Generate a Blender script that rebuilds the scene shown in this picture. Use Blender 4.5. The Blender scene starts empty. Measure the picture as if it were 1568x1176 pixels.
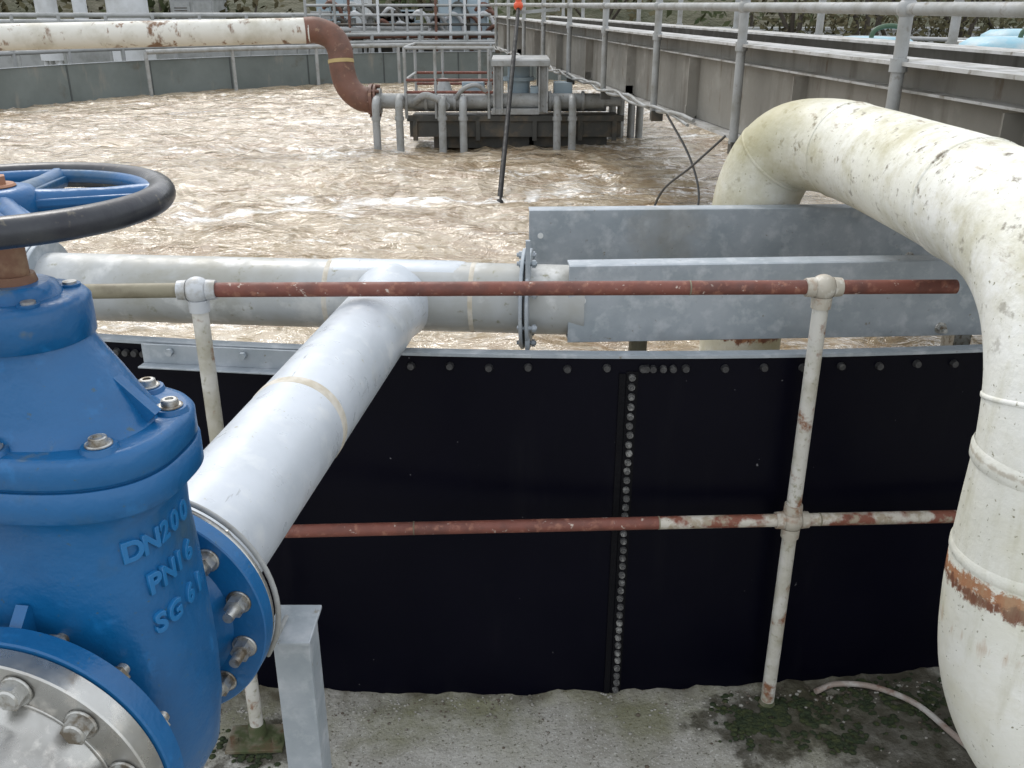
import bpy, math, random
from mathutils import Vector, Matrix, noise
random.seed(7)
S=bpy.context.scene
V=Vector
# ---------------------------------------------------------------- mesh builder
class MB:
    def __init__(s): s.v=[];s.f=[];s.m=[];s.s=[]
    def face(s,idx,mi,sm): s.f.append(idx);s.m.append(mi);s.s.append(sm)
    def tube(s,path,rad,n=24,caps=True,mi=0):
        path=[V(p) for p in path]
        if not hasattr(rad,'__len__'): rad=[rad]*len(path)
        T=[]
        for i in range(len(path)):
            a=path[max(i-1,0)];b=path[min(i+1,len(path)-1)]
            t=(b-a)
            if t.length<1e-9: t=T[-1] if T else V((0,0,1))
            T.append(t.normalized())
        up=V((0,0,1)) if abs(T[0].z)<.9 else V((0,1,0))
        u=T[0].cross(up).normalized()
        rings=[]
        for i,p in enumerate(path):
            if i: 
                u=(u-T[i]*u.dot(T[i])).normalized()
            w=T[i].cross(u)
            b0=len(s.v)
            for k in range(n):
                a=2*math.pi*k/n
                s.v.append(p+(u*math.cos(a)+w*math.sin(a))*rad[i])
            rings.append(b0)
        for i in range(len(rings)-1):
            for k in range(n):
                k2=(k+1)%n
                s.face((rings[i]+k,rings[i]+k2,rings[i+1]+k2,rings[i+1]+k),mi,True)
        if caps:
            for r,rev in ((rings[0],True),(rings[-1],False)):
                b0=len(s.v); s.v+= [s.v[r+k].copy() for k in range(n)]
                idx=list(range(b0,b0+n)); 
                if rev: idx.reverse()
                s.face(tuple(idx),mi,False)
    def cyl(s,a,b,r,r2=None,n=20,mi=0,caps=True): s.tube([a,b],[r,r if r2 is None else r2],n,caps,mi)
    def flat(s,a,b,r,n=6,mi=0):
        k=len(s.s); s.tube([a,b],r,n,True,mi)
        for i in range(k,len(s.s)): s.s[i]=False
    def box(s,c,size,rz=0,mi=0,M=None):
        c=V(c);b0=len(s.v);R=Matrix.Rotation(rz,3,'Z') if M is None else M
        for x in(-.5,.5):
            for y in(-.5,.5):
                for z in(-.5,.5): s.v.append(c+R@V((x*size[0],y*size[1],z*size[2])))
        for q in((0,1,3,2),(4,6,7,5),(0,4,5,1),(2,3,7,6),(0,2,6,4),(1,5,7,3)):
            s.face(tuple(b0+i for i in q),mi,False)
    def bar(s,a,b,w,h,mi=0):
        a=V(a);b=V(b);d=b-a;L=d.length;d.normalize()
        up=V((0,0,1)) if abs(d.z)<.95 else V((0,1,0))
        side=d.cross(up).normalized();up=side.cross(d)
        s.box((a+b)/2,(L,w,h),M=Matrix((d,side,up)).transposed(),mi=mi)
    def torus(s,c,ax,R,r,n=64,k=14,mi=0):
        c=V(c);ax=V(ax).normalized();u=ax.orthogonal().normalized();w=ax.cross(u);b0=len(s.v)
        for i in range(n):
            a=2*math.pi*i/n;d=u*math.cos(a)+w*math.sin(a)
            for j in range(k):
                t=2*math.pi*j/k
                s.v.append(c+d*(R+r*math.cos(t))+ax*(r*math.sin(t)))
        for i in range(n):
            for j in range(k):
                i2=(i+1)%n;j2=(j+1)%k
                s.face((b0+i*k+j,b0+i2*k+j,b0+i2*k+j2,b0+i*k+j2),mi,True)
    def sphere(s,c,r,n=20,m=12,mi=0,sc=(1,1,1)):
        c=V(c);b0=len(s.v)
        for i in range(m+1):
            t=math.pi*i/m
            for k in range(n):
                a=2*math.pi*k/n
                s.v.append(c+V((r*sc[0]*math.sin(t)*math.cos(a),r*sc[1]*math.sin(t)*math.sin(a),r*sc[2]*math.cos(t))))
        for i in range(m):
            for k in range(n):
                k2=(k+1)%n
                s.face((b0+i*n+k,b0+(i+1)*n+k,b0+(i+1)*n+k2,b0+i*n+k2),mi,True)
    def lens(s,c,X,Y,rings,n=64,mi=0,caps=True):
        c=V(c);rs=[]
        for (z,a,b,e) in rings:
            b0=len(s.v);rs.append(b0)
            for k in range(n):
                t=2*math.pi*k/n;ct,st=math.cos(t),math.sin(t)
                p=abs(ct)**(2/e)*math.copysign(1,ct)*a;q=abs(st)**(2/e)*math.copysign(1,st)*b
                s.v.append(V((c.x,c.y,z))+X*p+Y*q)
        for i in range(len(rs)-1):
            for k in range(n):
                k2=(k+1)%n
                s.face((rs[i]+k,rs[i]+k2,rs[i+1]+k2,rs[i+1]+k),mi,True)
        if caps:
            for r,rev in((rs[0],1),(rs[-1],0)):
                b0=len(s.v);s.v+=[s.v[r+k].copy() for k in range(n)]
                idx=list(range(b0,b0+n)); 
                if rev: idx.reverse()
                s.face(tuple(idx),mi,False)
    def ring_plate(s,c,ax,ri,ro,th,n=64,mi=0):
        c=V(c);ax=V(ax).normalized();u=ax.orthogonal().normalized();w=ax.cross(u)
        prof=[(ri,-th/2),(ro-.0015,-th/2),(ro,-th/2+.0015),(ro,th/2-.0015),(ro-.0015,th/2),(ri,th/2)]
        for a0 in range(len(prof)):
            p,q=prof[a0],prof[(a0+1)%len(prof)];b0=len(s.v)
            for i in range(n):
                a=2*math.pi*i/n;d=u*math.cos(a)+w*math.sin(a)
                s.v.append(c+d*p[0]+ax*p[1]);s.v.append(c+d*q[0]+ax*q[1])
            for i in range(n):
                i2=(i+1)%n
                s.face((b0+2*i,b0+2*i2,b0+2*i2+1,b0+2*i+1),mi,abs(p[1]-q[1])>th*.5)
    def obj(s,name,mats,parent=None,bevel=0):
        me=bpy.data.meshes.new(name);me.from_pydata([tuple(v) for v in s.v],[],s.f)
        for m in (mats if isinstance(mats,(list,tuple)) else [mats]): me.materials.append(m)
        me.polygons.foreach_set('material_index',s.m);me.polygons.foreach_set('use_smooth',s.s)
        me.update()
        o=bpy.data.objects.new(name,me);S.collection.objects.link(o)
        if parent: o.parent=parent
        if bevel:
            b=o.modifiers.new('b','BEVEL');b.width=bevel;b.segments=2;b.limit_method='ANGLE';b.angle_limit=math.radians(50)
        return o
def empty(name):
    o=bpy.data.objects.new(name,None);o.empty_display_size=.1;S.collection.objects.link(o);return o
def crom(P,n=10):
    P=[V(p) for p in P];Q=[P[0]*2-P[1]]+P+[P[-1]*2-P[-2]];out=[]
    for i in range(1,len(Q)-2):
        a,b,c,d=Q[i-1:i+3]
        for k in range(n):
            t=k/n
            out.append(.5*((2*b)+(c-a)*t+(2*a-5*b+4*c-d)*t*t+(3*b-a-3*c+d)*t**3))
    out.append(P[-1]);return out
# ---------------------------------------------------------------- materials
class NT:
    def __init__(s,name):
        s.mat=bpy.data.materials.new(name);s.mat.use_nodes=True;s.t=s.mat.node_tree
        s.b=s.t.nodes['Principled BSDF'];s.co=s.t.nodes.new('ShaderNodeTexCoord').outputs['Object']
    def N(s,k): return s.t.nodes.new(k)
    def L(s,a,b): s.t.links.new(a,b)
    def noise(s,scale,stretch=(1,1,1),detail=5,rough=.6,dist=0,off=(0,0,0)):
        mp=s.N('ShaderNodeMapping');mp.inputs['Scale'].default_value=stretch;mp.inputs['Location'].default_value=off;s.L(s.co,mp.inputs['Vector'])
        n=s.N('ShaderNodeTexNoise');n.inputs['Scale'].default_value=scale;n.inputs['Detail'].default_value=detail
        n.inputs['Roughness'].default_value=rough;n.inputs['Distortion'].default_value=dist;s.L(mp.outputs[0],n.inputs['Vector']);return n.outputs['Fac']
    def mr(s,v,a,b,c=0,d=1):
        m=s.N('ShaderNodeMapRange');m.inputs[1].default_value=a;m.inputs[2].default_value=b;m.inputs[3].default_value=c;m.inputs[4].default_value=d
        s.L(v,m.inputs[0]);return m.outputs[0]
    def math(s,op,a,b=None):
        m=s.N('ShaderNodeMath');m.operation=op
        for i,x in enumerate((a,b)):
            if x is None: continue
            if isinstance(x,(int,float)): m.inputs[i].default_value=x
            else: s.L(x,m.inputs[i])
        return m.outputs[0]
    def mix(s,f,a,b):
        m=s.N('ShaderNodeMix');m.data_type='RGBA'
        if isinstance(f,(int,float)): m.inputs[0].default_value=f
        else: s.L(f,m.inputs[0])
        for i,x in((6,a),(7,b)):
            if isinstance(x,(tuple,list)): m.inputs[i].default_value=(*x[:3],1)
            else: s.L(x,m.inputs[i])
        return m.outputs[2]
    def bump(s,h,st,dist=.01,prev=None):
        b=s.N('ShaderNodeBump');b.inputs['Strength'].default_value=st;b.inputs['Distance'].default_value=dist;s.L(h,b.inputs['Height'])
        if prev: s.L(prev,b.inputs['Normal'])
        return b.outputs[0]
    def xyz(s):
        x=s.N('ShaderNodeSeparateXYZ');s.L(s.co,x.inputs[0]);return x.outputs
    def fin(s,col,rough=.6,metal=0,nor=None,spec=.5):
        if isinstance(col,(tuple,list)): s.b.inputs['Base Color'].default_value=(*col[:3],1)
        else: s.L(col,s.b.inputs['Base Color'])
        if isinstance(rough,(int,float)): s.b.inputs['Roughness'].default_value=rough
        else: s.L(rough,s.b.inputs['Roughness'])
        s.b.inputs['Metallic'].default_value=metal;s.b.inputs['Specular IOR Level'].default_value=spec
        if nor: s.L(nor,s.b.inputs['Normal'])
        return s.mat
def mat(name,base,rough=.6,metal=0,layers=(),bump=.25,bs=60,bd=.002,spec=.5):
    n=NT(name);c=base
    for i,l in enumerate(layers):
        col,sc,lo,hi=l[:4];st=l[4] if len(l)>4 else (1,1,1)
        f=n.mr(n.noise(sc,st,off=(i*3.1,i*1.7,i*.9)),lo,hi)
        c=n.mix(f,c,col)
    r=n.mr(n.noise(bs*.3,detail=3),.3,.7,max(rough-.12,.02),min(rough+.12,1))
    return n.fin(c,r,metal,n.bump(n.noise(bs,detail=3),bump,bd),spec)
M_blue=mat('blue_epoxy',(.005,.098,.262),.38,0,[((.0035,.070,.195),6,.45,.7),((.011,.140,.36),30,.6,.75),((.04,.09,.13),110,.66,.72),((.045,.085,.11),5,.60,.76),((.10,.13,.14),16,.66,.76)],.5,50,.003)
M_bluetxt=mat('blue_raised',(.010,.135,.34),.4)
M_black=mat('black_wheel',(.012,.014,.022),.33,0,[((.045,.05,.055),14,.5,.75),((.10,.09,.07),90,.62,.7)],.2,80)
M_steel=mat('stainless',(.50,.50,.48),.30,.85,[((.26,.25,.23),7,.4,.7),((.62,.60,.56),40,.55,.7),((.22,.17,.12),18,.62,.75)],.15,150,.0006)
M_bolt=mat('bolt_zinc',(.46,.46,.44),.38,.75,[((.20,.17,.13),60,.48,.62)],.3,200,.001)
M_stem=mat('stem_rusty',(.17,.085,.05),.6,.2,[((.30,.20,.12),30,.5,.7),((.08,.05,.035),14,.5,.7)],.4,90)
M_hub=mat('hub_rust',(.30,.15,.09),.6,.2,[((.5,.35,.22),40,.5,.7)])
M_galv=mat('galvanised',(.34,.375,.41),.5,.25,[((.27,.31,.34),10,.4,.65),((.44,.47,.50),26,.5,.7),((.24,.24,.22),3,.58,.8),((.22,.21,.18),60,.66,.72)],.12,180,.0008)
M_galv2=mat('galvanised_weathered',(.33,.34,.34),.6,.15,[((.22,.22,.20),8,.42,.7),((.16,.14,.11),25,.6,.75)],.2,120)
M_gpipe=mat('grey_pipe',(.52,.56,.61),.36,.1,[((.43,.47,.51),5,.4,.65),((.60,.63,.65),18,.55,.75),((.36,.36,.30),70,.67,.74),((.40,.40,.36),3,.58,.75),((.25,.26,.27),16,.68,.71,(3,.25,3))],.1,90,.001)
M_hpipe=mat('grey_pipe_dirty',(.40,.42,.43),.45,.1,[((.30,.30,.27),3,.42,.62),((.52,.53,.52),12,.55,.7),((.22,.22,.16),40,.62,.72),((.24,.23,.17),5,.58,.72,(.5,1,1))],.15,90,.001)
M_band=mat('tape_residue',(.42,.38,.30),.6,0,[((.55,.52,.46),30,.4,.6)])
M_red=mat('red_oxide_rail',(.17,.055,.038),.6,0,[((.11,.04,.03),14,.45,.65),((.27,.12,.08),45,.55,.68),((.5,.42,.36),70,.65,.71)],.5,90,.002)
M_redw=mat('flaking_white_over_rust',(.50,.47,.41),.65,0,[((.19,.065,.04),11,.46,.54),((.32,.27,.2),40,.5,.62),((.12,.05,.03),50,.62,.69)],.6,80,.002)
M_post=mat('painted_post',(.52,.51,.47),.6,0,[((.36,.34,.27),10,.45,.65),((.20,.09,.045),16,.57,.65),((.28,.27,.2),60,.58,.7)],.5,80,.002)
M_fit=mat('clamp_fitting',(.42,.39,.33),.55,.1,[((.25,.15,.09),22,.5,.65),((.55,.53,.48),40,.55,.65)],.5,90)
M_fit2=mat('clamp_galv',(.48,.50,.52),.5,.2,[((.3,.29,.26),22,.5,.65)],.4,90)
M_rail_l=mat('green_stained_rail',(.22,.20,.14),.6,0,[((.13,.11,.07),14,.42,.65)],.4,90)
M_beam=mat('bridge_steel',(.215,.205,.18),.6,.05,[((.16,.15,.13),1.2,.4,.65,(1,.3,1)),((.29,.28,.25),5,.54,.72),((.12,.09,.065),16,.62,.72,(1,1,.3)),((.11,.095,.075),7,.53,.73,(1,1,.12))],.2,40)
M_flange=mat('bridge_flange',(.46,.46,.45),.55,.1,[((.27,.26,.23),9,.45,.65),((.17,.15,.12),20,.58,.68)],.2,60)
M_dark=mat('dark_metal',(.055,.055,.05),.6,.2,[((.11,.09,.065),8,.48,.65)])
M_brown=mat('brown_pipe',(.15,.068,.045),.6,0,[((.10,.05,.035),6,.45,.65),((.24,.14,.09),20,.6,.7)],.3,50)
M_farw=mat('white_pipe_rust',(.60,.59,.54),.6,0,[((.45,.43,.36),4,.45,.65),((.16,.09,.05),5,.60,.66,(1,1,.5)),((.2,.12,.07),14,.60,.68,(1,1,.5))],.3,50)
M_grey=mat('far_grey',(.33,.34,.34),.6,0,[((.24,.25,.24),3,.45,.65)])
M_wht=mat('far_white',(.58,.60,.62),.5,0,[((.45,.46,.46),2,.45,.65)])
M_kiosk=mat('kiosk_bluegrey',(.32,.40,.45),.5,0,[((.25,.32,.36),2,.45,.65)])
M_yel=mat('yellow_tank',(.42,.32,.14),.6,0,[((.25,.19,.08),3,.5,.7)])
M_green=mat('green_handle',(.04,.09,.05),.5)
M_lid=mat('lid_pale_blue',(.25,.45,.54),.5,0,[((.45,.53,.55),3,.45,.65)])
M_lidw=mat('lid_white',(.62,.64,.64),.5)
M_orange=mat('orange_plastic',(.65,.09,.03),.4)
M_cable=mat('black_cable',(.012,.012,.012),.6,spec=.2)
M_cable2=mat('grey_cable',(.07,.07,.068),.6)
M_hose=mat('ground_hose',(.30,.245,.21),.7,0,[((.44,.42,.39),18,.45,.6),((.18,.10,.07),30,.52,.64)],.4,90)
M_moss=mat('moss',(.018,.030,.010),.95,0,[((.045,.055,.016),60,.45,.65)],1,120,.006)
M_plate=mat('rusty_baseplate',(.18,.16,.12),.8,0,[((.10,.055,.03),25,.45,.6),((.06,.075,.03),14,.42,.58)],.6,80)
# big white pipe
n=NT('white_painted_pipe');x=n.xyz()
c=n.mix(n.mr(n.noise(2.2),.40,.68),(.76,.76,.72),(.64,.635,.54))
c=n.mix(n.mr(n.noise(7,off=(4,2,1)),.48,.74,0,.85),c,(.62,.60,.48))
c=n.mix(n.mr(n.noise(95,(1,1,1),3),.655,.71),c,(.25,.24,.17))
hi=n.mr(x['Z'],.98,1.34)
c=n.mix(n.math('MULTIPLY',hi,n.mr(n.noise(8,(1,1,1),8,.7,off=(1,5,2)),.46,.64,0,.75)),c,(.37,.34,.19))
c=n.mix(n.math('MULTIPLY',hi,n.mr(n.noise(26,(1,1,1),5,off=(8,5,2)),.60,.68)),c,(.15,.125,.085))
c=n.mix(n.math('MULTIPLY',hi,n.mr(n.noise(12,(1.5,.5,1.5),7,.7,off=(3,7,7)),.60,.66,0,.7)),c,(.27,.20,.13))
yb=n.mr(x['Y'],2.2,2.62)
c=n.mix(n.math('MULTIPLY',yb,n.mr(n.noise(3.6,(1,1,1),7,off=(8,5,2)),.35,.58,.15,.85)),c,(.36,.33,.19))
def band(z0,w,nz):
    d=n.math('ABSOLUTE',n.math('SUBTRACT',x['Z'],z0));d=n.mr(d,0,w,1,0)
    return n.math('MULTIPLY',d,nz)
c=n.mix(n.mr(band(.705,.080,n.noise(20,(1,1,1.2),7,.8)),.36,.42),c,(.36,.17,.085))
c=n.mix(n.mr(band(.690,.060,n.noise(34,(1,1,.5),7,.75,off=(3,3,3))),.40,.46),c,(.17,.07,.04))
c=n.mix(n.mr(band(.60,.14,n.noise(30,(1.6,1.6,.12),4,off=(3,9,3))),.50,.62,0,.55),c,(.42,.27,.16))
c=n.mix(n.mr(band(.93,.02,n.noise(30,(1,1,.6),6,off=(5,3,3))),.34,.44,0,.6),c,(.34,.29,.22))
c=n.mix(n.mr(n.noise(6,(3,3,.5),6,off=(7,1,2)),.56,.74,0,.5),c,(.42,.40,.27))
M_white=n.fin(c,n.mr(n.noise(20,detail=3),.3,.7,.42,.68),0,n.bump(n.noise(70,detail=3),.5,.003,n.bump(n.noise(7,detail=3),.25,.01)))
# tank black enamel
n=NT('black_enamel');c=n.mix(n.mr(n.noise(2.5),.4,.7),(.0012,.0013,.0048),(.002,.002,.0062))
c=n.mix(n.mr(n.noise(60,(1,1,1),2),.765,.785),c,(.12,.12,.13))
c=n.mix(n.mr(n.noise(5,(3,3,.4),5),.6,.85,0,.08),c,(.04,.04,.04))
M_enamel=n.fin(c,n.mr(n.noise(6,detail=3),.3,.7,.28,.42),0,n.bump(n.noise(3,detail=2),.05,.01),.10)
M_ebolt=mat('bolt_cap_black',(.08,.08,.08),.4,.1,[((.25,.25,.24),50,.5,.65)])
M_ebolt2=mat('bolt_cap_dark',(.028,.028,.03),.4,.1,[((.07,.07,.07),50,.5,.65)])
M_seal=mat('sealant_black',(.0035,.0035,.005),.6,0,[],.6,60,.004,spec=.12)
M_iseam=mat('inner_seam',(.06,.07,.07),.6)
M_inner=mat('tank_inner',(.15,.175,.17),.5,0,[((.11,.13,.125),1.5,.4,.65),((.2,.2,.18),6,.58,.7,(1,1,.25)),((.09,.08,.06),2.5,.6,.75)])
# ground concrete
n=NT('concrete_ground');x=n.xyz()
c=n.mix(n.mr(n.noise(3.2),.35,.68),(.38,.37,.335),(.26,.25,.215))
c=n.mix(n.mr(n.noise(22),.4,.7,0,.6),c,(.45,.44,.41))
c=n.mix(n.mr(n.noise(160,(1,1,1),2),.60,.68,0,.8),c,(.56,.55,.52))
c=n.mix(n.mr(n.noise(120,(1,1,1),3,off=(5,5,5)),.60,.67,0,.85),c,(.08,.07,.055))
alg=n.math('MULTIPLY',n.mr(n.noise(4.5,off=(2,6,0)),.40,.62),n.mr(x['Y'],1.5,1.85))
c=n.mix(n.math('MULTIPLY',alg,.75),c,(.14,.14,.06))
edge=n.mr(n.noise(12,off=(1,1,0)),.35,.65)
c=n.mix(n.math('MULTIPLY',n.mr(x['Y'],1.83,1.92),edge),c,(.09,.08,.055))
def blob(px,py,r0,r1):
    dx=n.math('SUBTRACT',x['X'],px);dy=n.math('SUBTRACT',x['Y'],py)
    d=n.math('SQRT',n.math('ADD',n.math('MULTIPLY',dx,dx),n.math('MULTIPLY',n.math('MULTIPLY',dy,dy),1.8)))
    d=n.math('ADD',d,n.mr(n.noise(14),.3,.7,-.09,.09));return n.mr(d,r0,r1,1,0)
wet=n.math('MAXIMUM',blob(.66,1.78,.15,.22),n.math('MAXIMUM',blob(1.02,1.74,.26,.36),blob(-.62,1.74,.09,.14)))
c=n.mix(n.math('MULTIPLY',wet,n.mr(n.noise(30),.3,.6,.65,.92)),c,(.045,.040,.026))
ro=n.mr(wet,0,1,.9,.55)
M_ground=n.fin(c,ro,0,n.bump(n.noise(110,detail=3),.8,.005,n.bump(n.noise(18),.6,.012)),.3)
# water
n=NT('aerated_brown_water');x=n.xyz()
c=n.mix(n.mr(n.noise(.8,(.8,1.2,1),3),.35,.65),(.37,.29,.185),(.47,.39,.28))
c=n.mix(n.mr(n.noise(3,(.8,1.3,1),7,.65,.8),.46,.62,0,.85),c,(.27,.185,.105))
wv=n.noise(.8,(.45,1.3,1),9,.72,1.8,off=(3,1,0))
foam=n.math('MULTIPLY',n.mr(wv,.55,.62),n.mr(n.noise(20,(1,1.2,1),6,.72),.44,.55))
# foam wake drifting across the middle of the tank
ln=n.math('SUBTRACT',n.math('SUBTRACT',x['Y'],n.math('MULTIPLY',x['X'],.34)),6.13)
ln=n.math('ADD',ln,n.mr(n.noise(1.6,detail=4),.3,.7,-.45,.45))
ln=n.mr(n.math('ABSOLUTE',ln),.02,.22,1,0)
wx=n.math('MULTIPLY',n.mr(x['X'],-3.2,-2.3),n.mr(x['X'],.9,.1))
wake=n.math('MULTIPLY',n.math('MULTIPLY',ln,wx),n.mr(n.noise(11,(.8,1.2,1),7,.75,.5,off=(4,4,0)),.42,.52))
fl=n.mr(n.noise(7,(.8,1.3,1),9,.78,1.2,off=(9,2,0)),.52,.60,0,.6)
c=n.mix(fl,c,(.62,.56,.46))
c=n.mix(n.math('MAXIMUM',foam,wake),c,(.88,.87,.84))
c=n.mix(n.mr(n.noise(15,(1,1.2,1),6,.7,off=(1,8,0)),.655,.70,0,.85),c,(.27,.13,.055))
b1=n.bump(n.noise(2.2,(.8,1.3,1),3,.5,.8),.9,.16)
b2=n.bump(n.noise(7,(.8,1.3,1),4,.6,1.0),.8,.05,b1)
b3=n.bump(n.noise(32,(1,1.2,1),3,.6),.5,.010,b2)
M_water=n.fin(c,.10,0,b3,.7)
def fol(name,a,b):
    n=NT(name);return n.fin(n.mix(n.mr(n.noise(1.2),.35,.65),a,b),.9,0,None,.1)
M_leafA=fol('winter_scrub',(.10,.085,.05),(.06,.06,.03));M_leafB=fol('evergreen',(.035,.05,.022),(.075,.08,.04))
M_hill=mat('hillside_earth',(.085,.08,.05),.95,0,[((.055,.06,.03),.4,.4,.6)],.8,3,.2)
M_bark=mat('bark',(.06,.05,.038),.9)

# ---------------------------------------------------------------- ground
CX,CY,R=.30,8.90,7.0;WT=.905;ZW=.45
def gz(x,y): 
    return -.02+.045*(max(-1.6,min(1.6,x))-.65)
xs=[-300,-120,-50,-20,-8,-4,-2.4]+[-2+.02*i for i in range(201)]+[2.4,4,8,20,50,120,300]
ys=[-60,-20,-6,-2,0,.6,1.0]+[1.2+.0125*i for i in range(73)]+[2.4,3.5,6,12,20,40,80,150,300]
mb=MB();W=len(xs)
for y in ys:
    for x in xs:
        z=gz(x,y)
        if abs(x)<2.05 and 1.0<y<2.12:
            z+=.004*noise.noise(V((x*9,y*9,0)))
            if y<2.1:
                yw=CY-math.sqrt(R*R-(x-CX)**2);d=abs(y-yw)
                if d<.05: z+=(1-d/.05)*(.004+.014*noise.noise(V((x*14,y*7,3)))+.016*max(0,noise.noise(V((x*45,y*30,3)))))
        mb.v.append(V((x,y,z)))
for j in range(len(ys)-1):
    for i in range(W-1):
        a=j*W+i;mb.face((a,a+1,a+W+1,a+W),0,True)
mb.obj('ground',M_ground)

# ---------------------------------------------------------------- water
mb=MB();NR=[.07*i for i in range(0,100)]+[R-.02];NA=420
for i,r in enumerate(NR):
    for k in range(NA):
        a=2*math.pi*k/NA;x=CX+r*math.cos(a);y=CY+r*math.sin(a)
        q=noise.noise(V((x*2.4+noise.noise(V((x*1.6,y*1.6,9)))*1.3,y*3.6,4)))
        h=.022*noise.noise(V((x*.9,y*1.6,0)))+.030*(1-abs(q)*2.5)+.012*noise.noise(V((x*7,y*8,2)))
        mb.v.append(V((x,y,ZW-.02+h)))
for i in range(len(NR)-1):
    for k in range(NA):
        k2=(k+1)%NA;mb.face((i*NA+k,(i+1)*NA+k,(i+1)*NA+k2,i*NA+k2),0,True)
mb.obj('water',M_water)

# ---------------------------------------------------------------- tank
tank=empty('aeration_tank')
def pol(r,th,z): return V((CX+r*math.sin(th),CY-r*math.cos(th),z))
def cylwall(r,z0,z1,flip,n=360):
    m=MB()
    for k in range(n):
        th=2*math.pi*k/n;m.v.append(pol(r,th,z0));m.v.append(pol(r,th,z1))
    for k in range(n):
        k2=(k+1)%n;q=(2*k,2*k2,2*k2+1,2*k+1)
        m.face(q if not flip else q[::-1],0,True)
    return m
cylwall(R,-.3,WT,False).obj('outer_panels',M_enamel,tank)
cylwall(R-.012,-.3,WT,True).obj('inner_panels',M_inner,tank)
m=MB();n_=360
for k in range(n_):
    th=2*math.pi*k/n_
    for r,z in((R+.006,WT-.003),(R+.006,WT+.004),(R-.026,WT+.004),(R-.026,WT-.003)): m.v.append(pol(r,th,z))
for k in range(n_):
    k2=(k+1)%n_
    for a,b in((0,1),(1,2),(2,3),(3,0)): m.face((4*k+a,4*k2+a,4*k2+b,4*k+b),0,False)
m.obj('rim_angle',M_galv,tank)
m=MB();NB=500
for k in range(NB):
    th=2*math.pi*k/NB;p=pol(R,th,WT-.028+.0015*math.sin(k*3));d=(pol(R+1,th,0)-pol(R,th,0))
    m.cyl(p,p+d*.010,.0095,.0075,12)
SEAM=-.0055
for k in range(36):
    th0=SEAM+2*math.pi*k/36
    for j in range(40):
        z=WT-.048-.0238*j+random.uniform(-.0015,.0015)
        if z<-.12: break
        th=th0+.0012+random.uniform(-.0002,.0002);p=pol(R+.002,th,z);d=(pol(R+1,th,0)-pol(R,th,0))
        m.cyl(p,p+d*.008,.0085,.0075,10,mi=1);m.cyl(p+d*.008,p+d*.013,.005,.0035,8,mi=1)
    for j in range(1,5):
        th=th0+.0012+j*.0032*1.0;p=pol(R+.001,th,WT-.028);d=(pol(R+1,th,0)-pol(R,th,0));m.cyl(p,p+d*.010,.009,.0075,10)
m.obj('bolt_caps',[M_ebolt2,M_ebolt],tank)
m=MB()
for k in range(36):
    th=SEAM+2*math.pi*k/36
    p=pol(R+.0015,th-.0020,0);m.box((p.x,p.y,.415),(.014,.006,.90),th)
    p=pol(R+.0015,th+.0012,0);m.box((p.x,p.y,.415),(.026,.0025,.91),th)
    p=pol(R-.014,th,0);m.box((p.x,p.y,.45),(.022,.006,.90),th,mi=1)
m.obj('panel_seams',[M_seal,M_iseam],tank)
m=MB()
for t0,t1 in((-.165,-.094),):
    a=pol(R+.018,t0,WT-.02);b=pol(R+.018,t1,WT-.02);m.bar(a,b,.005,.046)
    a=pol(R+.033,t0,WT-.045);b=pol(R+.033,t1,WT-.045);m.bar(a,b,.03,.004)
for t in(-.155,-.13,-.105):
    p=pol(R+.02,t,WT-.012);d=(pol(1,t,0)-pol(0,t,0));m.flat(p,p+d*.01,.009)
m.obj('rim_joint_angle',M_galv,tank,.001)

# ---------------------------------------------------------------- near guard rail
gr=empty('guard_railing')
PL=V((-.637,1.78,0));PR=V((.65,1.84,0));dr=(PR-PL)
def rp(s,z):
    p=PL+dr*s;return V((p.x,p.y,z))
TZ=lambda s:1.095-.012*s
m=MB()
for i,P in enumerate((PL,PR)):
    m.cyl((P.x,P.y,gz(P.x,0)),(P.x,P.y,TZ(i)),.0165)
m.obj('posts',M_post,gr)
m=MB();m.cyl(rp(0,TZ(0)),rp(1.22,TZ(1.22)),.0150,mi=0)
m.cyl(rp(.0,.525),rp(.757,.523),.0150,mi=0);m.cyl(rp(.757,.523),rp(1.42,.520),.0150,mi=1)
for s_,z in((.78,TZ(.78)),(.32,.525),(.757,.523),(1.05,.522)): 
    a=rp(s_,z);m.cyl(a,a+dr.normalized()*.003,.0158,mi=2)
m.cyl(rp(-1.5,TZ(0)),rp(0,TZ(0)),.0150,mi=2);m.cyl(rp(-1.5,.525),rp(0,.525),.0150,mi=2)
m.obj('rails',[M_red,M_redw,M_rail_l],gr)
m=MB();u=dr.normalized()
for s_,z,mi in((0,TZ(0),1),(1,TZ(1),0),(0,.525,1),(1,.522,0)):
    p=rp(s_,z);m.sphere(p,.0275,24,14,mi)
    m.cyl(p-u*.038,p-u*.02,.0195,.021,mi=mi);m.cyl(p+u*.02,p+u*.038,.021,.0195,mi=mi)
    m.cyl(p-V((0,0,.045)),p-V((0,0,.02)),.0205,.0215,mi=mi)
    if z<1: m.cyl(p+V((0,0,.02)),p+V((0,0,.042)),.0215,.0205,mi=mi)
m.obj('clamp_fittings',[M_fit,M_fit2],gr)
m=MB()
P=PL;g=gz(P.x,0);m.box((P.x,P.y-.01,g+.010),(.14,.09,.010),.05)
m.cyl((P.x,P.y,g+.012),(P.x,P.y,g+.05),.023,.021)
for sx in(-.052,.052): m.flat((P.x+sx,P.y-.025,g+.014),(P.x+sx,P.y-.025,g+.030),.011)
P=PR;g=gz(P.x,0);m.cyl((P.x,P.y,g-.01),(P.x,P.y,g+.014),.024,.0175)
m.obj('base_plates',M_plate,gr,.002)
m=MB()
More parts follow.
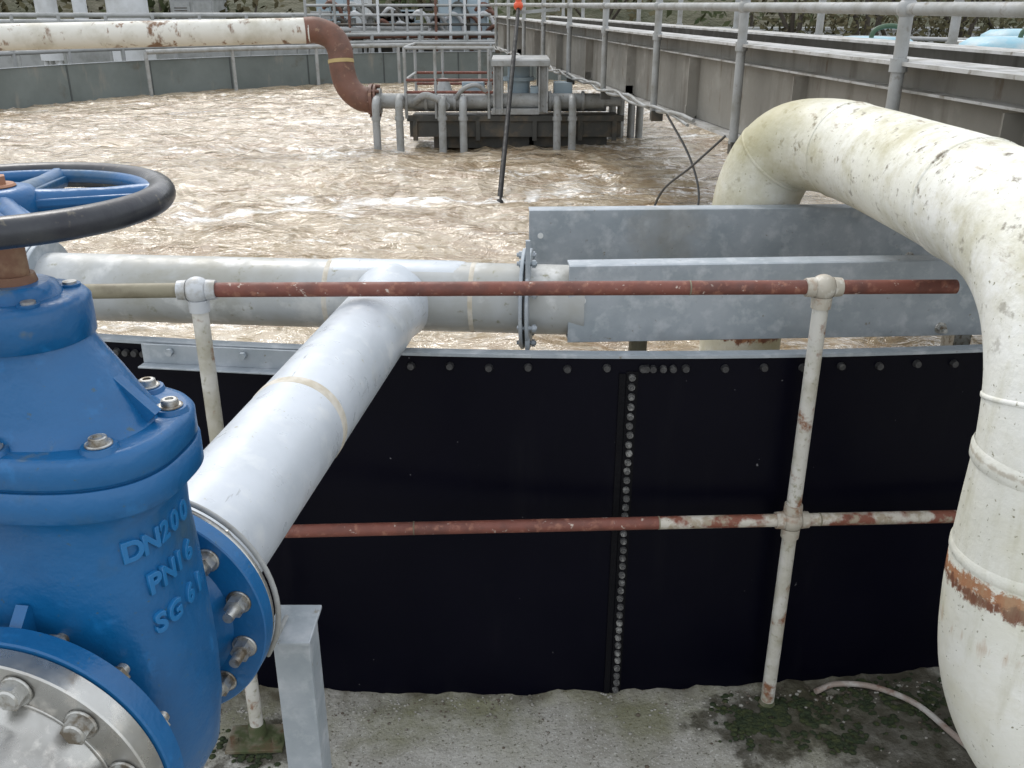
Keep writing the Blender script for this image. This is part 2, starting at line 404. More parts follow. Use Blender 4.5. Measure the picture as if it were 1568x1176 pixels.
for P,n_,rr in((PL+V((0,-.01,0)),420,.10),(PR+V((0,-.04,0)),1500,.11),(V((.98,1.84,0)),700,.15),(V((.80,1.72,0)),160,.07)):
    for i in range(n_):
        a=random.uniform(0,6.28);q=abs(random.gauss(0,.55))*rr+rr*.15
        x=P.x+q*math.cos(a);y=P.y+q*.6*math.sin(a)-.01
        if noise.noise(V((x*22,y*22,0)))<-.12: continue
        yw=CY-math.sqrt(R*R-(x-CX)**2)
        if y>yw-.01: continue
        h=random.uniform(.003,.008);m.sphere((x,y,gz(x,y)+h*.2),h,6,4,sc=(1.3,1.2,.55))
m.obj('moss_patch',M_moss)
m=MB()
for i in range(1100):
    x=random.uniform(-.9,1.3);y=random.uniform(1.3,1.9)
    if random.random()<.6: y=1.9-abs(random.gauss(0,.045))
    h=random.uniform(.001,.004)*(1.4 if random.random()<.1 else 1);m.sphere((x,y,gz(x,y)+h*.5),h,5,3,sc=(1.3,1,.7))
m.obj('loose_grit',mat('grit',(.3,.29,.26),.9,0,[((.10,.08,.06),30,.5,.55)]))

# ---------------------------------------------------------------- large white swan-neck pipe
wp=empty('white_swan_neck_pipe')
path=crom([(.72,2.72,.2),(.72,2.72,.7),(.72,2.72,1.03),(.742,2.70,1.17),(.79,2.65,1.25),(.86,2.54,1.272),(.905,2.35,1.268),(.92,2.1,1.266),(.92,1.82,1.266),
  (.92,1.62,1.250),(.916,1.48,1.19),(.910,1.395,1.09),(.906,1.36,.96),(.903,1.36,.80),(.903,1.36,.66),(.925,1.36,.50),(.985,1.355,.36),(1.08,1.345,.25),(1.22,1.33,.19),(1.45,1.30,.17),(1.9,1.25,.17)],8)
m=MB();m.tube(path,.124,72,True);m.obj('pipe_run',M_white,wp)
m=MB()
def collar(i,r,w):
    p=path[i];t=(path[i+1]-path[i-1]).normalized();m.tube([p-t*w,p-t*w*.6,p+t*w*.6,p+t*w],[.1235,r,r,.1235],72,False)
for i,r,w in((28,.1258,.005),(44,.1258,.005),(64,.1265,.006),(92,.1262,.005)): collar(i,r,w)
m.tube([(.905,1.36,.945),(.905,1.36,.935),(.905,1.36,.915),(.905,1.36,.91)],[.124,.1275,.1275,.124],72,False)
m.tube([(.903,1.36,.755),(.903,1.36,.747),(.903,1.36,.735),(.903,1.36,.728)],[.124,.1275,.1275,.124],72,False)
m.obj('weld_collars',M_white,wp)

# ---------------------------------------------------------------- galvanised channels
def channel(name,x0,x1,y0,y1,z0,z1,fl):
    e=empty(name);m=MB();t=.006
    a=V((x0,y0,0));b=V((x1,y1,0));zc=(z0+z1)/2
    m.bar(a+V((0,0,zc)),b+V((0,0,zc)),t,z1-z0-.001)
    o=V((0,fl/2+t/2,0))
    m.bar(a+o+V((0,0,z1-t/2)),b+o+V((0,0,z1-t/2)),fl,t)
    m.bar(a+o+V((0,0,z0+t/2)),b+o+V((0,0,z0+t/2)),fl,t)
    m.obj('channel_section',M_galv,e,.0015)
    m=MB();d=(b-a).normalized()
    p=a+d*.032+V((0,-t/2-.0012,zc+.01));m.cyl(p,p+V((0,.001,0)),.008)
    m.obj('bolt_hole',M_lidw,e)
    m=MB()
    for q,zz in((.12,z0+.02),):
        p=b-d*q+V((0,-.004,zz));m.ring_plate(p,(0,1,0),.0,.014,.003,16);m.flat(p,p+V((0,-.014,0)),.010);m.cyl(p,p+V((0,-.026,0)),.005)
    m.box(b-d*.06+V((0,.03,z0-.03)),(.04,.06,.07))
    m.obj('fixings',M_bolt,e)
    return e
channel('galvanised_channel_beam',.127,1.12,1.975,2.03,.911,1.092,.05)
channel('galvanised_channel_beam',.047,1.25,2.50,2.55,.945,1.106,.045)

# ---------------------------------------------------------------- pipework
C=V((-.428,.76,.985));D=V((.122,.9925,0)).normalized();P=V((D.y,-D.x,0))
def L(s,t,z): return V((C.x,C.y,0))+P*s+D*t+V((0,0,z))
tee=V((-.27,2.09,.99))
hp=empty('header_pipework')
hl=V((-1.15,2.165,.99));hr=V((.17,2.045,.99));hd=(hr-hl).normalized()
m=MB();m.cyl(hl,hr,.0815,n=56);m.obj('header_pipe',M_hpipe,hp)
st=L(0,.128,.985)
m=MB();m.tube([st,st.lerp(tee,.5),tee],.0822,56,False);m.obj('branch_pipe',M_gpipe,hp)
m=MB();bd=(tee-st).normalized()
m.tube([tee-bd*.155,tee-bd*.145,tee-bd*.12,tee-bd*.10,tee-bd*.07],[.0822,.0832,.0840,.086,.092],56,False)
m.tube([tee-hd*.16,tee-hd*.15,tee-hd*.14,tee+hd*.14,tee+hd*.15,tee+hd*.16],[.0815,.083,.084,.084,.083,.0815],56,False)
m.obj('tee_saddle',M_gpipe,hp)
m=MB();q=st.lerp(tee,.40);m.tube([q-bd*.012,q-bd*.009,q+bd*.009,q+bd*.012],[.0822,.0832,.0832,.0822],56,False)
m.tube([hl+hd*.72,hl+hd*.722,hl+hd*.730,hl+hd*.732],[.0815,.0822,.0822,.0815],56,False)
m.tube([hl+hd*1.06,hl+hd*1.062,hl+hd*1.069,hl+hd*1.071],[.0815,.0822,.0822,.0815],56,False)
m.obj('joint_tape',M_band,hp)
m=MB();fc=V((.035,2.057,.99))
for o in(-.007,.007): m.ring_plate(fc+hd*o,hd,.08,.118,.008)
for k in range(8):
    a=2*math.pi*(k+.5)/8;q=fc+V((0,math.cos(a),math.sin(a)))*.103
    m.flat(q-hd*.019,q-hd*.011,.009);m.flat(q+hd*.011,q+hd*.019,.009);m.cyl(q-hd*.024,q+hd*.022,.005)
m.box(fc+V((0,-.085,-.105)),(.010,.02,.08));m.box(fc+V((0,-.085,.115)),(.010,.012,.09))
m.ring_plate(hl,hd,.0,.112,.014)
for k in range(8):
    a=2*math.pi*(k+.5)/8;q=hl+V((0,math.cos(a),math.sin(a)))*.098
    m.flat(q-hd*.018,q+hd*.018,.009)
m.ring_plate(hl+hd*.016,hd,.07,.112,.012)
m.obj('pipe_flanges',M_galv,hp)
m=MB();m.cyl((.30,2.05,.2),(.30,2.05,.95),.022);m.obj('dropper',M_rail_l,hp)

# ---------------------------------------------------------------- gate valve
gv=empty('blue_gate_valve')
m=MB();FR=.140
m.lens(C,P,D,[(.835,.03,.03,2),(.842,.06,.045,2),(.862,.092,.065,2.1),(.90,.112,.078,2.3),(.95,.118,.083,2.6),(1.0,.118,.083,2.9),(1.06,.115,.081,3.2),(1.12,.112,.079,3.4),(1.175,.109,.077,3.4),(1.203,.111,.078,3.2),(1.217,.118,.083,3.0),(1.223,.127,.089,2.8)],112)
m.lens(C,P,D,[(1.222,.129,.090,2.8),(1.225,.132,.093,2.8),(1.2505,.132,.093,2.8),(1.2525,.130,.091,2.8)],96)
m.lens(C,P,D,[(1.251,.1265,.0875,2.8),(1.2560,.1265,.0875,2.8)],96,caps=False)
m.lens(C,P,D,[(1.2545,.128,.089,2.8),(1.257,.1305,.0915,2.8),(1.277,.1305,.0915,2.8),(1.2815,.1275,.0885,2.8),(1.2825,.124,.085,2.7)],96)
m.lens(C,P,D,[(1.281,.108,.074,2.5),(1.286,.101,.068,2.4),(1.302,.093,.063,2.2),(1.325,.079,.058,2.1),(1.343,.067,.053,2),(1.356,.058,.051,2),(1.362,.056,.051,2)],96)
m.lens(C,P,D,[(1.358,.053,.050,2),(1.361,.058,.056,2.1),(1.392,.058,.056,2.1),(1.397,.055,.053,2),(1.398,.045,.043,2)],80)
m.lens(C,P,D,[(1.397,.037,.037,2),(1.406,.033,.033,2),(1.409,.027,.027,2)],48)
m.tube([L(0,t,.985) for t in(-.105,-.098,-.085,-.06,0,.06,.085,.098,.105)],[.106,.099,.094,.093,.093,.093,.094,.099,.106],72,False)
m.ring_plate(L(0,.1125,.985),D,.05,FR,.023,96);m.ring_plate(L(0,-.1125,.985),D,.05,FR,.023,96)
m.bar(L(0,-.065,1.115),L(0,-.108,1.075),.012,.05);m.bar(L(0,.07,1.125),L(0,.108,1.085),.012,.05)
m.bar(L(-.05,-.07,1.10),L(-.05,-.108,1.07),.010,.04)
for s_ in(-1,1):
    m.bar(L(s_*.060,0,1.33),L(s_*.105,0,1.285),.012,.02)
lug=[]
for a in(14,60,120,166,194,228,270,316):
    t=math.radians(a);e=2.6;ct,st_=math.cos(t),math.sin(t)
    s_=abs(ct)**(2/e)*math.copysign(1,ct)*.1125;tt=abs(st_)**(2/e)*math.copysign(1,st_)*.0765
    lug.append((s_,tt));m.cyl(L(s_,tt,1.281),L(s_,tt,1.2865),.0165,.0145)
for a in(45,135,225,315):
    t=math.radians(a);m.cyl(L(.043*math.cos(t),.043*math.sin(t),1.396),L(.043*math.cos(t),.043*math.sin(t),1.400),.009)
m.obj('body_and_bonnet',M_blue,gv,0)
m=MB()
for s_,tt in lug:
    m.ring_plate(L(s_,tt,1.2875),(0,0,1),.0,.0115,.0020,20);m.cyl(L(s_,tt,1.288),L(s_,tt,1.2925),.0082,.0078)
    m.ring_plate(L(s_,tt,1.2930),(0,0,1),.0040,.0076,.002,20)
NBt=12
for k in range(NBt):
    a=2*math.pi*(k+.5)/NBt;o=V((0,0,math.sin(a)))*.1165+P*(.1165*math.cos(a))
    f=L(0,.125,.985)+o;n0=L(0,.101,.985)+o
    m.ring_plate(n0-D*.001,D,.004,.0145,.002,20);m.flat(n0-D*.002,n0-D*.015,.0118);m.cyl(n0-D*.015,n0-D*.031,.0068,.006)
    m.flat(f+D*.012,f+D*.022,.0118)
    f=L(0,-.148,.985)+o;n0=L(0,-.101,.985)+o
    m.ring_plate(f-D*.001,D,.004,.0150,.002,20);m.flat(f-D*.002,f-D*.012,.0122);m.cyl(f-D*.012,f-D*.0135,.0095,.0080)
    m.flat(n0+D*.001,n0+D*.014,.0118);m.cyl(n0+D*.014,n0+D*.024,.0068,.006)
for a in(45,135,225,315):
    t=math.radians(a);m.cyl(L(.043*math.cos(t),.043*math.sin(t),1.399),L(.043*math.cos(t),.043*math.sin(t),1.402),.006)
m.obj('flange_bolts',M_bolt,gv,.0006)
m=MB();m.ring_plate(L(0,-.136,.985),D,.07,FR-.003,.022,96);m.ring_plate(L(0,.1295,.985),D,.08,FR-.002,.0075,96)
m.tube([L(0,t,.985) for t in(-.146,-.150,-.156,-.17,-.20,-.235)],[.101,.099,.094,.091,.0845,.083],72,False)
m.tube([L(0,t,.985) for t in(-.235,-.238,-.244,-.247)],[.083,.0845,.0845,.083],72,False)
m.tube([L(0,-.247,.985),L(0,-1.3,.985)],.083,72,True)
m.torus(L(0,-.1475,.985),D,.104,.0012)
m.obj('stainless_flanges_and_spool',M_steel,gv)
wz=1.478
m=MB();m.cyl((C.x,C.y,1.400),(C.x,C.y,wz-.01),.0135);m.cyl((C.x,C.y,1.404),(C.x,C.y,1.416),.020,.017)
m.obj('stem',M_stem,gv)
m=MB()
m.torus((C.x,C.y,wz),(0,0,1),.129,.0118,120,18);m.obj('handwheel_rim',M_black,gv)
m=MB();m.torus((C.x,C.y,wz+.0005),(0,0,1),.1195,.0062,110,12)
m.tube([(C.x,C.y,wz-.018),(C.x,C.y,wz-.014),(C.x,C.y,wz+.006),(C.x,C.y,wz+.011),(C.x,C.y,wz+.012)],[.028,.032,.032,.028,.022],36)
for k in range(5):
    a=math.radians(20+72*k);d=V((math.cos(a),math.sin(a),0));c0=V((C.x,C.y,wz-.002))
    m.tube([c0+d*.022,c0+d*.045,c0+d*.085,c0+d*.120],[.011,.0095,.0085,.010],14,False)
    m.bar(c0+d*.02,c0+d*.119,.022,.007)
m.obj('handwheel_hub',M_blue,gv,.0015)
m=MB();m.ring_plate((C.x,C.y,wz+.013),(0,0,1),.004,.017,.003,24);m.flat((C.x,C.y,wz+.014),(C.x,C.y,wz+.021),.0105)
m.obj('stem_nut',M_hub,gv)
def text_ell(txt,z,h,q0,a=.1135,b=.0755,e=3.4):
    # walk along the flat flank of the casting; q = distance along the bore axis
    def pt(q): 
        k=min(.999,abs(q/b));return a*(1-k**e)**(1/e)
    q=q0
    for ch in txt:
        if ch!=' ':
            cu=bpy.data.curves.new('ch','FONT');cu.body=ch;cu.size=h*1.4;cu.extrude=.0018;cu.bevel_depth=.0006;cu.offset=.0005;cu.align_x='CENTER'
            o=bpy.data.objects.new('cast_letter_'+ch.lower(),cu);S.collection.objects.link(o)
            dq=.004;T=(P*(pt(q+dq)-pt(q-dq))+D*(2*dq)).normalized();nn=T.cross(V((0,0,1))).normalized()
            M=Matrix((T,V((0,0,1)),nn)).transposed().to_4x4();M.translation=L(pt(q),q,z)+nn*.0003
            cu.materials.append(M_bluetxt);o.parent=gv;o.matrix_world=M
        s0=q
        while math.hypot(pt(q)-pt(s0),q-s0)<h*(.92 if ch!=' ' else .5) and q<b*.95: q+=.0005
text_ell('DN200',1.172,.020,-.055,.1095,.077)
text_ell('PN16',1.132,.020,-.045,.112,.079)
text_ell('SG 61',1.090,.020,-.047,.1135,.080)
# pipe support
ps=empty('pipe_support_post')
m=MB();bx,by=-.302,1.02;zt_=.832
m.box((bx,by,(zt_-.06)/2),(.050,.006,zt_+.06));m.box((bx-.022,by+.028,(zt_-.06)/2),(.006,.05,zt_+.06));m.box((bx+.022,by+.028,(zt_-.06)/2),(.006,.05,zt_+.06))
m.box((bx,by+.020,zt_+.004),(.062,.085,.006));m.box((bx,by+.03,gz(bx,0)+.008),(.13,.13,.012))
m.obj('leg',M_galv,ps,.0015)
m=MB()
m.tube([L(.141*math.sin(a),.137,.985+.141*math.cos(a)) for a in [math.radians(x) for x in range(-60,121,5)]]+[V((bx-.012,by+.03,zt_+.01))],.0032,10)
m.obj('strap',M_galv2,ps)
m=MB();pts=[(.78,1.865),(.84,1.89),(.93,1.875),(1.012,1.81),(1.06,1.70),(1.10,1.60),(1.2,1.4),(1.5,1.0)]
m.tube(crom([(x,y,gz(x,y)+.012) for x,y in pts],8),.0075,12);m.obj('ground_hose',M_hose)

# ---------------------------------------------------------------- bridge
br=empty('access_bridge')
def bx_(y,off=0): return 1.085-.133*(y-4.52)+off
Y0,Y1=.6,14.6;zb,zt=1.03,1.455
m=MB()
for off in(.05,.80):
    a=V((bx_(Y0,off),Y0,0));b=V((bx_(Y1,off),Y1,0))
    m.bar(a+V((0,0,(zb+zt)/2)),b+V((0,0,(zb+zt)/2)),.010,zt-zb-.02)
    m.bar(a+V((-.02,0,zt)),b+V((-.02,0,zt)),.19,.012,mi=1)
    m.bar(a+V((0,0,zb)),b+V((0,0,zb)),.15,.014,mi=1)
    m.bar(a+V((-.035,0,zt-.085)),b+V((-.035,0,zt-.085)),.060,.008,mi=1)
a=V((bx_(Y0,.425),Y0,1.385));b=V((bx_(Y1,.425),Y1,1.385));m.bar(a,b,.70,.03,mi=1)
y=1.2
while y<14.4:
    m.bar((bx_(y,.06),y,1.10),(bx_(y,.79),y,1.10),.06,.06,mi=0)
    m.bar((bx_(y,.015),y,(zb+zt)/2-.04),(bx_(y,.015),y+.010,(zb+zt)/2-.04),.06,zt-zb-.12,mi=0)
    m.bar((bx_(y,.01),y,1.07),(bx_(y,.01),y+.05,1.07),.05,.07,mi=0)
    y+=1.36
m.obj('beams_and_deck',[M_beam,M_flange],br)
m=MB();y=3.05-1.36
while y<14.5:
    for off in(-.06,.89):
        x=bx_(y,off);m.cyl((x,y,1.02),(x,y,2.16),.021);m.box((x+(.02 if off<0 else -.02),y,1.0),(.07,.07,.06),mi=1)
        for z in(1.615,2.15): m.sphere((x,y,z),.032,14,10)
        m.cyl((x,y,1.43),(x,y,1.47),.028,mi=0)
    y+=1.36
for off in(-.06,.89):
    for z in(1.615,2.15): m.cyl((bx_(Y0,off),Y0,z),(bx_(Y1,off),Y1,z),.019)
m.obj('handrails',[M_galv2,M_dark],br)
m=MB()
for ph,rr in((0,.012),(2,.009)):
    pth=[]
    for i in range(60):
        y=14.2-i*.155;pth.append((bx_(y,-.055-ph*.008)+.012*math.sin(i*1.3+ph),y,1.045+.018*math.sin(i*.9+ph)))
    m.tube(pth,rr,8)
m.obj('cable_bundle',M_galv2,br)
m=MB()
x,y=bx_(5.6,-.03),5.6
m.tube(crom([(x,y,1.03),(x+.10,y-.3,.82),(x+.13,y-.5,.62),(x+.06,y-.55,.42)],8),.0065,8)
m.tube(crom([(bx_(4.6,-.03),4.6,1.03),(.92,4.75,.86),(.80,4.95,.68),(.74,5.0,.42)],8),.0065,8)
m.obj('hanging_cables',M_cable2,br)
pp=empty('probe_pole');m=MB()
a=V((-.085,5.96,.40));b=V((.06,9.3,1.59));m.cyl(a,b,.018,n=12);m.cyl(a,a+(b-a).normalized()*.06,.028,n=12);m.obj('pole',M_cable,pp)
m=MB();m.sphere(b+V((0,0,.02)),.045,14,10);m.cyl(b+V((0,0,.02)),b+V((0,0,.11)),.028);m.obj('float_head',M_orange,pp)
m=MB();m.bar(b-V((0,0,.04)),(bx_(9.3,0),9.3,1.58),.03,.03);m.obj('bracket_arm',M_galv2,pp)

# ---------------------------------------------------------------- central aerator platform
ap=empty('aerator_platform')
m=MB()
m.box((.03,8.55,.62),(1.86,.50,.16),mi=0);m.box((.03,8.3,.70),(1.90,.05,.05),mi=0)
m.box((-.25,8.6,.50),(.9,.4,.14),mi=0);m.box((.5,8.6,.50),(.7,.4,.12))
m.box((.03,8.28,.76),(.42,.05,.05),mi=1)
for x in(-.85,-.3,.2,.6,.9): m.box((x,8.29,.62),(.04,.03,.22),mi=0)
m.obj('frame',[M_dark,M_galv2],ap,.004)
m=MB()
m.cyl((-1.15,8.35,.84),(.80,8.35,.84),.066,n=24);m.ring_plate((-1.16,8.35,.84),(1,0,0),.03,.11,.03,24)
for x in(-.75,-.5,-.2,.33,.62): m.ring_plate((x,8.35,.84),(1,0,0),.03,.085,.025,24)
m.cyl((-.95,8.62,.80),(.85,8.62,.80),.075,n=24)
for x in(-1.17,-.97,-.60,-.42,.39,.52):
    dz=random.uniform(-.01,.01)
    m.tube(crom([(x,8.35,.86),(x,8.25,.87+dz),(x,8.17,.84+dz),(x,8.15,.75),(x,8.15,.36)],6),.033,14)
    m.cyl((x,8.15,.70),(x,8.15,.73),.041,n=14)
for x in(1.02,1.12,.94,1.2): m.cyl((x,8.9,.36),(x,8.9,.86),.034,n=14)
m.cyl((.80,8.35,.84),(.95,8.35,.84),.045);m.cyl((.86,8.9,.84),(1.26,8.9,.84),.04)
m.cyl((-.62,8.75,.83),(-.62,8.75,1.0),.10,.04);m.tube(crom([(-.85,8.3,.83),(-.75,8.2,.9),(-.62,8.2,.86),(-.56,8.25,.8)],6),.03,12)
m.tube(crom([(-.5,8.3,.85),(-.42,8.22,.95),(-.3,8.25,.98),(-.2,8.3,.9)],6),.02,10)
m.obj('pipe_manifold',M_galv2,ap)
m=MB()
for x in(-.12,.27):
    for yy in(8.28,8.9):
        m.box((x-.035,yy,.96),(.014,.10,.42));m.box((x+.035,yy,.96),(.014,.10,.42));m.box((x,yy,.96),(.06,.012,.42))
m.box((.075,8.28,1.16),(.50,.12,.05));m.box((.075,8.6,1.175),(.50,.7,.03))
m.cyl((.06,8.55,.76),(.06,8.55,1.12),.10,n=20,mi=1);m.cyl((.06,8.55,1.0),(.06,8.55,1.03),.14,n=20,mi=1)
m.box((.22,8.42,.90),(.12,.12,.12),mi=1);m.box((.45,8.5,.92),(.16,.2,.14),mi=1);m.box((-.35,8.7,.9),(.2,.2,.16),mi=1)
m.obj('columns_and_drive',[M_galv2,M_kiosk],ap,.004)
m=MB()
for y in(8.28,9.2):
    for x in(-.92,-.66,-.20): m.cyl((x,y,.70),(x,y,1.28),.014,n=10)
    for z in(1.28,1.02,.92): m.cyl((-.92,y,z),(-.16,y,z),.013,n=10,mi=1 if z<1.2 else 0)
for z in(1.28,1.02): m.cyl((-.92,8.28,z),(-.92,9.2,z),.013,n=10)
m.obj('platform_rail',[M_galv2,M_red],ap)

# ---------------------------------------------------------------- overhead inlet pipe
ip=empty('inlet_pipe')
m=MB();m.tube([(-8.2,7.3,1.340),(-4.4,8.0,1.370),(-1.74,8.42,1.415)],.104,28);
m.obj('white_run',M_farw,ip)
m=MB();m.tube(crom([(-1.78,8.415,1.415),(-1.68,8.44,1.415),(-1.55,8.44,1.36),(-1.49,8.42,1.25),(-1.48,8.40,1.12),(-1.44,8.38,.97),(-1.34,8.36,.87),(-1.2,8.35,.84)],8),.108,28)
m.obj('brown_elbow',M_brown,ip)
m=MB();m.ring_plate((-1.215,8.35,.84),(1,-.05,.1),.05,.145,.03,28);m.ring_plate((-1.18,8.35,.84),(1,-.05,.1),.05,.14,.02,28)
for k in range(8):
    a=2*math.pi*k/8;m.cyl((-1.25,8.35+.125*math.cos(a),.84+.125*math.sin(a)),(-1.15,8.35+.125*math.cos(a),.84+.125*math.sin(a)),.014,n=8)
m.cyl((-1.484,8.405,1.15),(-1.486,8.41,1.18),.112,n=24,mi=1);m.obj('elbow_flange',[M_brown,M_yel],ip)

# ---------------------------------------------------------------- air main round the far tank rim
am=empty('rim_air_main');m=MB()
m.tube([pol(R-.22,math.radians(a),1.02) for a in range(105,232,3)],.032,12)
for a in range(110,232,11): 
    p=pol(R-.22,math.radians(a),0);m.cyl((p.x,p.y,.35),(p.x,p.y,1.02),.026,n=12)
m.obj('pipe',M_galv2,am)
of=empty('outer_handrail');m=MB()
for r,z in((R+.6,1.16),(R+.6,1.04)):
    m.tube([pol(r,math.radians(a),z) for a in range(110,250,3)],.03,10)
for a in range(110,250,6):
    p=pol(R+.6,math.radians(a),0);m.cyl((p.x,p.y,0),(p.x,p.y,1.18),.03,n=10)
m.obj('rails',M_grey,of)
pr=empty('process_pipe');m=MB();m.tube([pol(R+1.3,math.radians(a),1.22) for a in range(180,250,3)],.05,10);m.tube([pol(R+1.0,math.radians(a),1.12) for a in range(150,215,3)],.045,10,mi=1)
m.obj('pipes',[M_grey,M_brown],pr)

# ---------------------------------------------------------------- background plant
def px(u,y): return (u-784)/1400/1.072*y
for u,w,y in((77,.42,20),(200,.80,20),(128,.30,22)):
    e=empty('storage_silo');m=MB();x=px(u,y)
    m.cyl((x,y,.6),(x,y,5),w*.5,n=32);m.tube([(x,y,.55),(x,y,.95)],w*.5+.06,32);m.cyl((x,y,5),(x,y,5.4),w*.5,w*.1,n=32)
    for k in range(4):
        a=math.pi/4+k*math.pi/2;m.cyl((x+w*.45*math.cos(a),y+w*.45*math.sin(a),-.05),(x+w*.45*math.cos(a),y+w*.45*math.sin(a),.6),.05,n=10)
    m.obj('shell',M_wht,e)
def kiosk(u0,u1,y,z0,z1,mt,d=1.2):
    e=empty('control_kiosk');m=MB();x0,x1=px(u0,y),px(u1,y);c=(x0+x1)/2;w=x1-x0
    m.box((c,y+d/2,(z0+z1)/2),(w,d,z1-z0));m.box((c,y+d/2,z1+.04),(w+.1,d+.1,.08),mi=1);m.box((c,y+d/2,z0-.25),(w+.06,d+.06,.5),mi=1)
    for k in(-.25,.25): m.box((c+k*w,y-.012,(z0+z1)/2),(w*.44,.02,(z1-z0)*.86),mi=0);m.box((c+k*w*.3,y-.03,(z0+z1)/2),(.03,.03,.2),mi=2)
    for j in range(5): m.box((c-.25*w,y-.03,z0+(z1-z0)*.6+j*.06),(w*.3,.012,.02),mi=2)
    m.obj('cabinet',[mt,M_grey,M_dark],e,.01)
kiosk(672,746,17,.95,2.4,M_kiosk);kiosk(487,530,20,1.0,2.3,M_kiosk);kiosk(265,330,24,.6,1.75,M_grey)
kiosk(520,560,22,1.05,2.0,M_wht)
e=empty('yellow_receiver_tank');m=MB();yy=17.4;x=px(612,yy)
m.cyl((x-.13,yy,1.40),(x+.13,yy,1.40),.12,n=24);m.sphere((x-.13,yy,1.40),.12,16,10);m.sphere((x+.13,yy,1.40),.12,16,10)
for k in(-.11,.11): m.box((x+k,yy,1.18),(.04,.16,.3))
m.box((x,yy,.55),(1.3,.5,1.0),mi=1)
m.obj('vessel',[M_yel,M_dark],e)
e=empty('pipe_gantry');m=MB()
y=16.6
for u in range(470,750,22):
    x=px(u,y);m.cyl((x,y,.3),(x,y,random.choice((1.55,1.7,1.9))),.025,n=8,mi=random.choice((0,0,1,2)))
for z,mi in((1.02,2),(1.18,0),(1.3,3),(1.45,0),(1.6,0)): m.cyl((px(470,y),y,z),(px(752,y),y,z),.022,n=8,mi=mi)
for i in range(60):
    u=random.uniform(485,745);z=random.uniform(1.05,1.6);x=px(u,y+.5)
    if random.random()<.5: m.tube(crom([(x,y+.4,z),(x+.15,y+.3,z+.1),(x+.3,y+.35,z-.05),(x+.32,y+.4,z-.4)],5),.035,10,mi=random.choice((0,1,2,3)))
    else: m.box((x,y+.5,z),(random.uniform(.1,.35),.2,random.uniform(.08,.22)),mi=random.choice((0,3,3,4)))
m.obj('pipes_and_boxes',[M_grey,M_wht,M_brown,M_dark,M_kiosk],e)
e=empty('boundary_pipe_rack');m=MB()
for z,y in((1.15,17.5),(1.32,18),(1.42,19)): m.cyl((-16,y,z),(px(470,y),y,z),.045,n=8)
for k in range(14): 
    x=-15+k*.85;m.cyl((x,17.8,0),(x,17.8,1.45),.03,n=8)
m.obj('rack',M_grey,e)
e=empty('retaining_wall');m=MB();m.box((0,21.5,.6),(60,.3,1.0));m.box((0,21.5,1.12),(60,.4,.06));m.obj('wall',M_grey,e)
for (xx,yy,s) in((3.35,9.2,1.0),(4.75,9.25,1.0),(6.3,12,1.1)):
    e=empty('chamber_cover');m=MB()
    m.box((xx,yy,.55),(1.3*s,.9,1.3),mi=1);m.lens(V((xx,yy,0)),V((1,0,0)),V((0,1,0)),[(1.20,.42*s,.36,4),(1.27,.42*s,.36,4),(1.33,.34*s,.28,4),(1.34,.2,.2,3)],40,mi=0)
    m.tube(crom([(xx-.05,yy-.2,1.27),(xx-.02,yy-.2,1.40),(xx+.12,yy-.2,1.44),(xx+.26,yy-.2,1.40),(xx+.29,yy-.2,1.27)],6),.022,10,mi=2)
    m.obj('cover',[M_lid,M_lidw,M_green],e)
e=empty('secondary_tank_wall');m=MB();m.box((9,10.2,.55),(14,.2,1.2));m.box((9,10.2,1.17),(14,.3,.05),mi=1)
for k in range(10): m.box((2.6+k*1.4,10.08,.55),(.06,.04,1.2))
m.obj('wall',[M_grey,M_lidw],e)
# ---------------------------------------------------------------- hillside & vegetation
mb=MB();nx,ny=90,16
for j in range(ny):
    for i in range(nx):
        x=-90+i*2.03;y=24+j*3.0
        z=-.1+ (j/ny)**.8*13+1.2*noise.noise(V((x*.12,y*.12,0)))*min(1,j/2)
        mb.v.append(V((x,y,z)))
for j in range(ny-1):
    for i in range(nx-1):
        a=j*nx+i;mb.face((a,a+1,a+nx+1,a+nx),0,True)
mb.obj('hillside',M_hill)
def leafmass(name,centers,mt,nper,leaf):
    m=MB()
    for (x,y,z,rx,ry,rz) in centers:
        for i in range(nper):
            d=V((random.gauss(0,1),random.gauss(0,1),random.gauss(0,1))).normalized()*random.uniform(.35,1.05)
            p=V((x+d.x*rx,y+d.y*ry,z+d.z*rz))
            if noise.noise(p*1.3)<-.22: continue
            a=V((random.gauss(0,1),random.gauss(0,1),random.gauss(0,1))).normalized();b=a.orthogonal().normalized();s_=leaf*random.uniform(.5,1.3)
            b0=len(m.v);m.v+= [p-a*s_,p+b*s_*.6,p+a*s_,p-b*s_*.6];m.face((b0,b0+1,b0+2,b0+3),0,False)
        for k in range(3):
            a=random.uniform(0,6.28);m.tube([(x,y,max(z-rz,-.2)),(x+.2*rx*math.cos(a),y,z),(x+.8*rx*math.cos(a),y+.5*ry*math.sin(a),z+rz*.8)],[.07,.04,.012],6,False,mi=1)
    return m.obj(name,[mt,M_bark])
cs=[(random.uniform(-32,32),random.uniform(25,31),random.uniform(.8,2.2),2.2,1.6,1.8) for _ in range(46)]
leafmass('distant_trees',cs[:30],M_leafB,420,.16);leafmass('distant_scrub',cs[30:],M_leafA,420,.14)
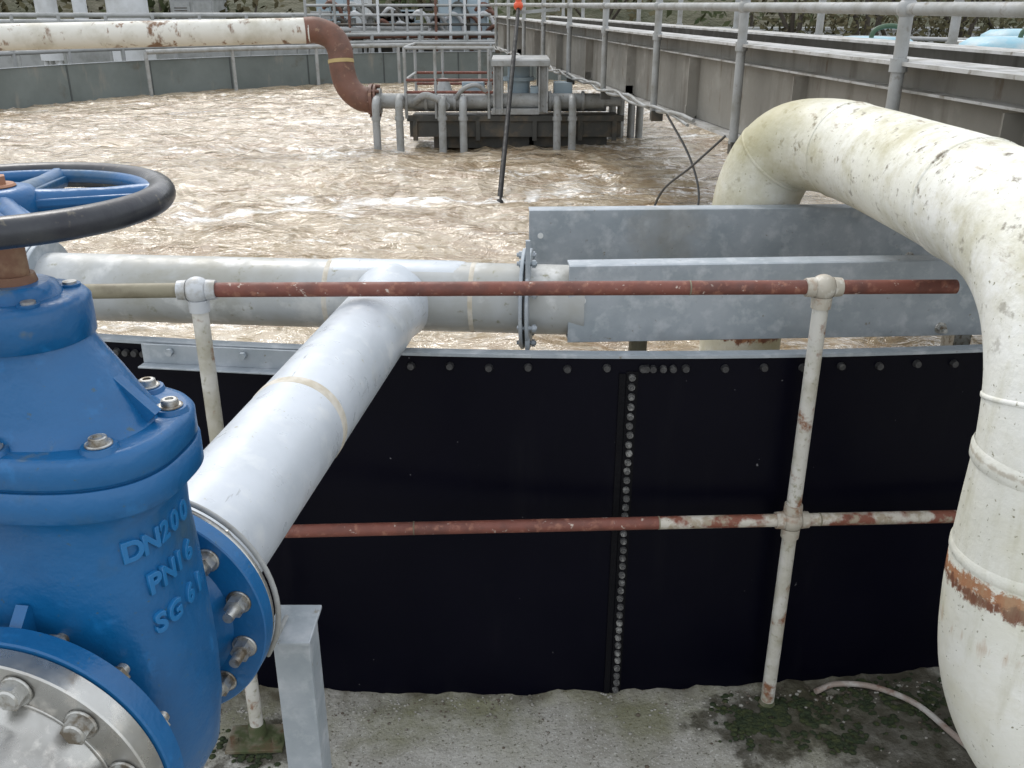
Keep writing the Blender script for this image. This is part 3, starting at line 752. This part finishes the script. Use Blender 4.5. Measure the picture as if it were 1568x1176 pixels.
cs=[(4.5+k*1.05,16+random.uniform(-.8,1.2),random.uniform(.9,1.5),1.1,1.0,1.15) for k in range(16)]
leafmass('hedge',cs,M_leafA,1100,.06)

# ---------------------------------------------------------------- light, sky, camera
w=bpy.data.worlds.new('World');S.world=w;w.use_nodes=True;t=w.node_tree
bg=t.nodes['Background'];sk=t.nodes.new('ShaderNodeTexSky');sk.sky_type='NISHITA';sk.sun_disc=False
EL,AZ=math.radians(48),math.radians(-25)
sk.sun_elevation=EL;sk.sun_rotation=AZ;sk.dust_density=4;sk.air_density=1.2
mx=t.nodes.new('ShaderNodeMix');mx.data_type='RGBA';mx.inputs[0].default_value=.80
tc=t.nodes.new('ShaderNodeTexCoord');nz=t.nodes.new('ShaderNodeTexNoise');nz.inputs['Scale'].default_value=2.2;nz.inputs['Detail'].default_value=5
t.links.new(tc.outputs['Generated'],nz.inputs['Vector'])
cr=t.nodes.new('ShaderNodeMix');cr.data_type='RGBA';t.links.new(nz.outputs['Fac'],cr.inputs[0]);cr.inputs[6].default_value=(7.6,8.1,8.8,1);cr.inputs[7].default_value=(13.5,13.7,13.9,1)
t.links.new(sk.outputs[0],mx.inputs[6]);t.links.new(cr.outputs[2],mx.inputs[7]);t.links.new(mx.outputs[2],bg.inputs[0]);bg.inputs[1].default_value=.145
sl=bpy.data.lights.new('sun','SUN');sl.energy=1.3;sl.angle=math.radians(16);sl.color=(1,.97,.93)
so=bpy.data.objects.new('sun',sl);S.collection.objects.link(so)
d=V((math.sin(AZ)*math.cos(EL),math.cos(AZ)*math.cos(EL),math.sin(EL)));so.rotation_euler=d.to_track_quat('Z','Y').to_euler()
cam=bpy.data.cameras.new('camera');cam.lens=36*1400/1568;cam.sensor_width=36;cam.clip_start=.02;cam.clip_end=1000
co=bpy.data.objects.new('camera',cam);S.collection.objects.link(co);co.location=(0,0,1.63);co.rotation_euler=(math.radians(90-22.6),0,0)
S.camera=co
S.view_settings.view_transform='Standard';S.view_settings.look='None';S.view_settings.exposure=0
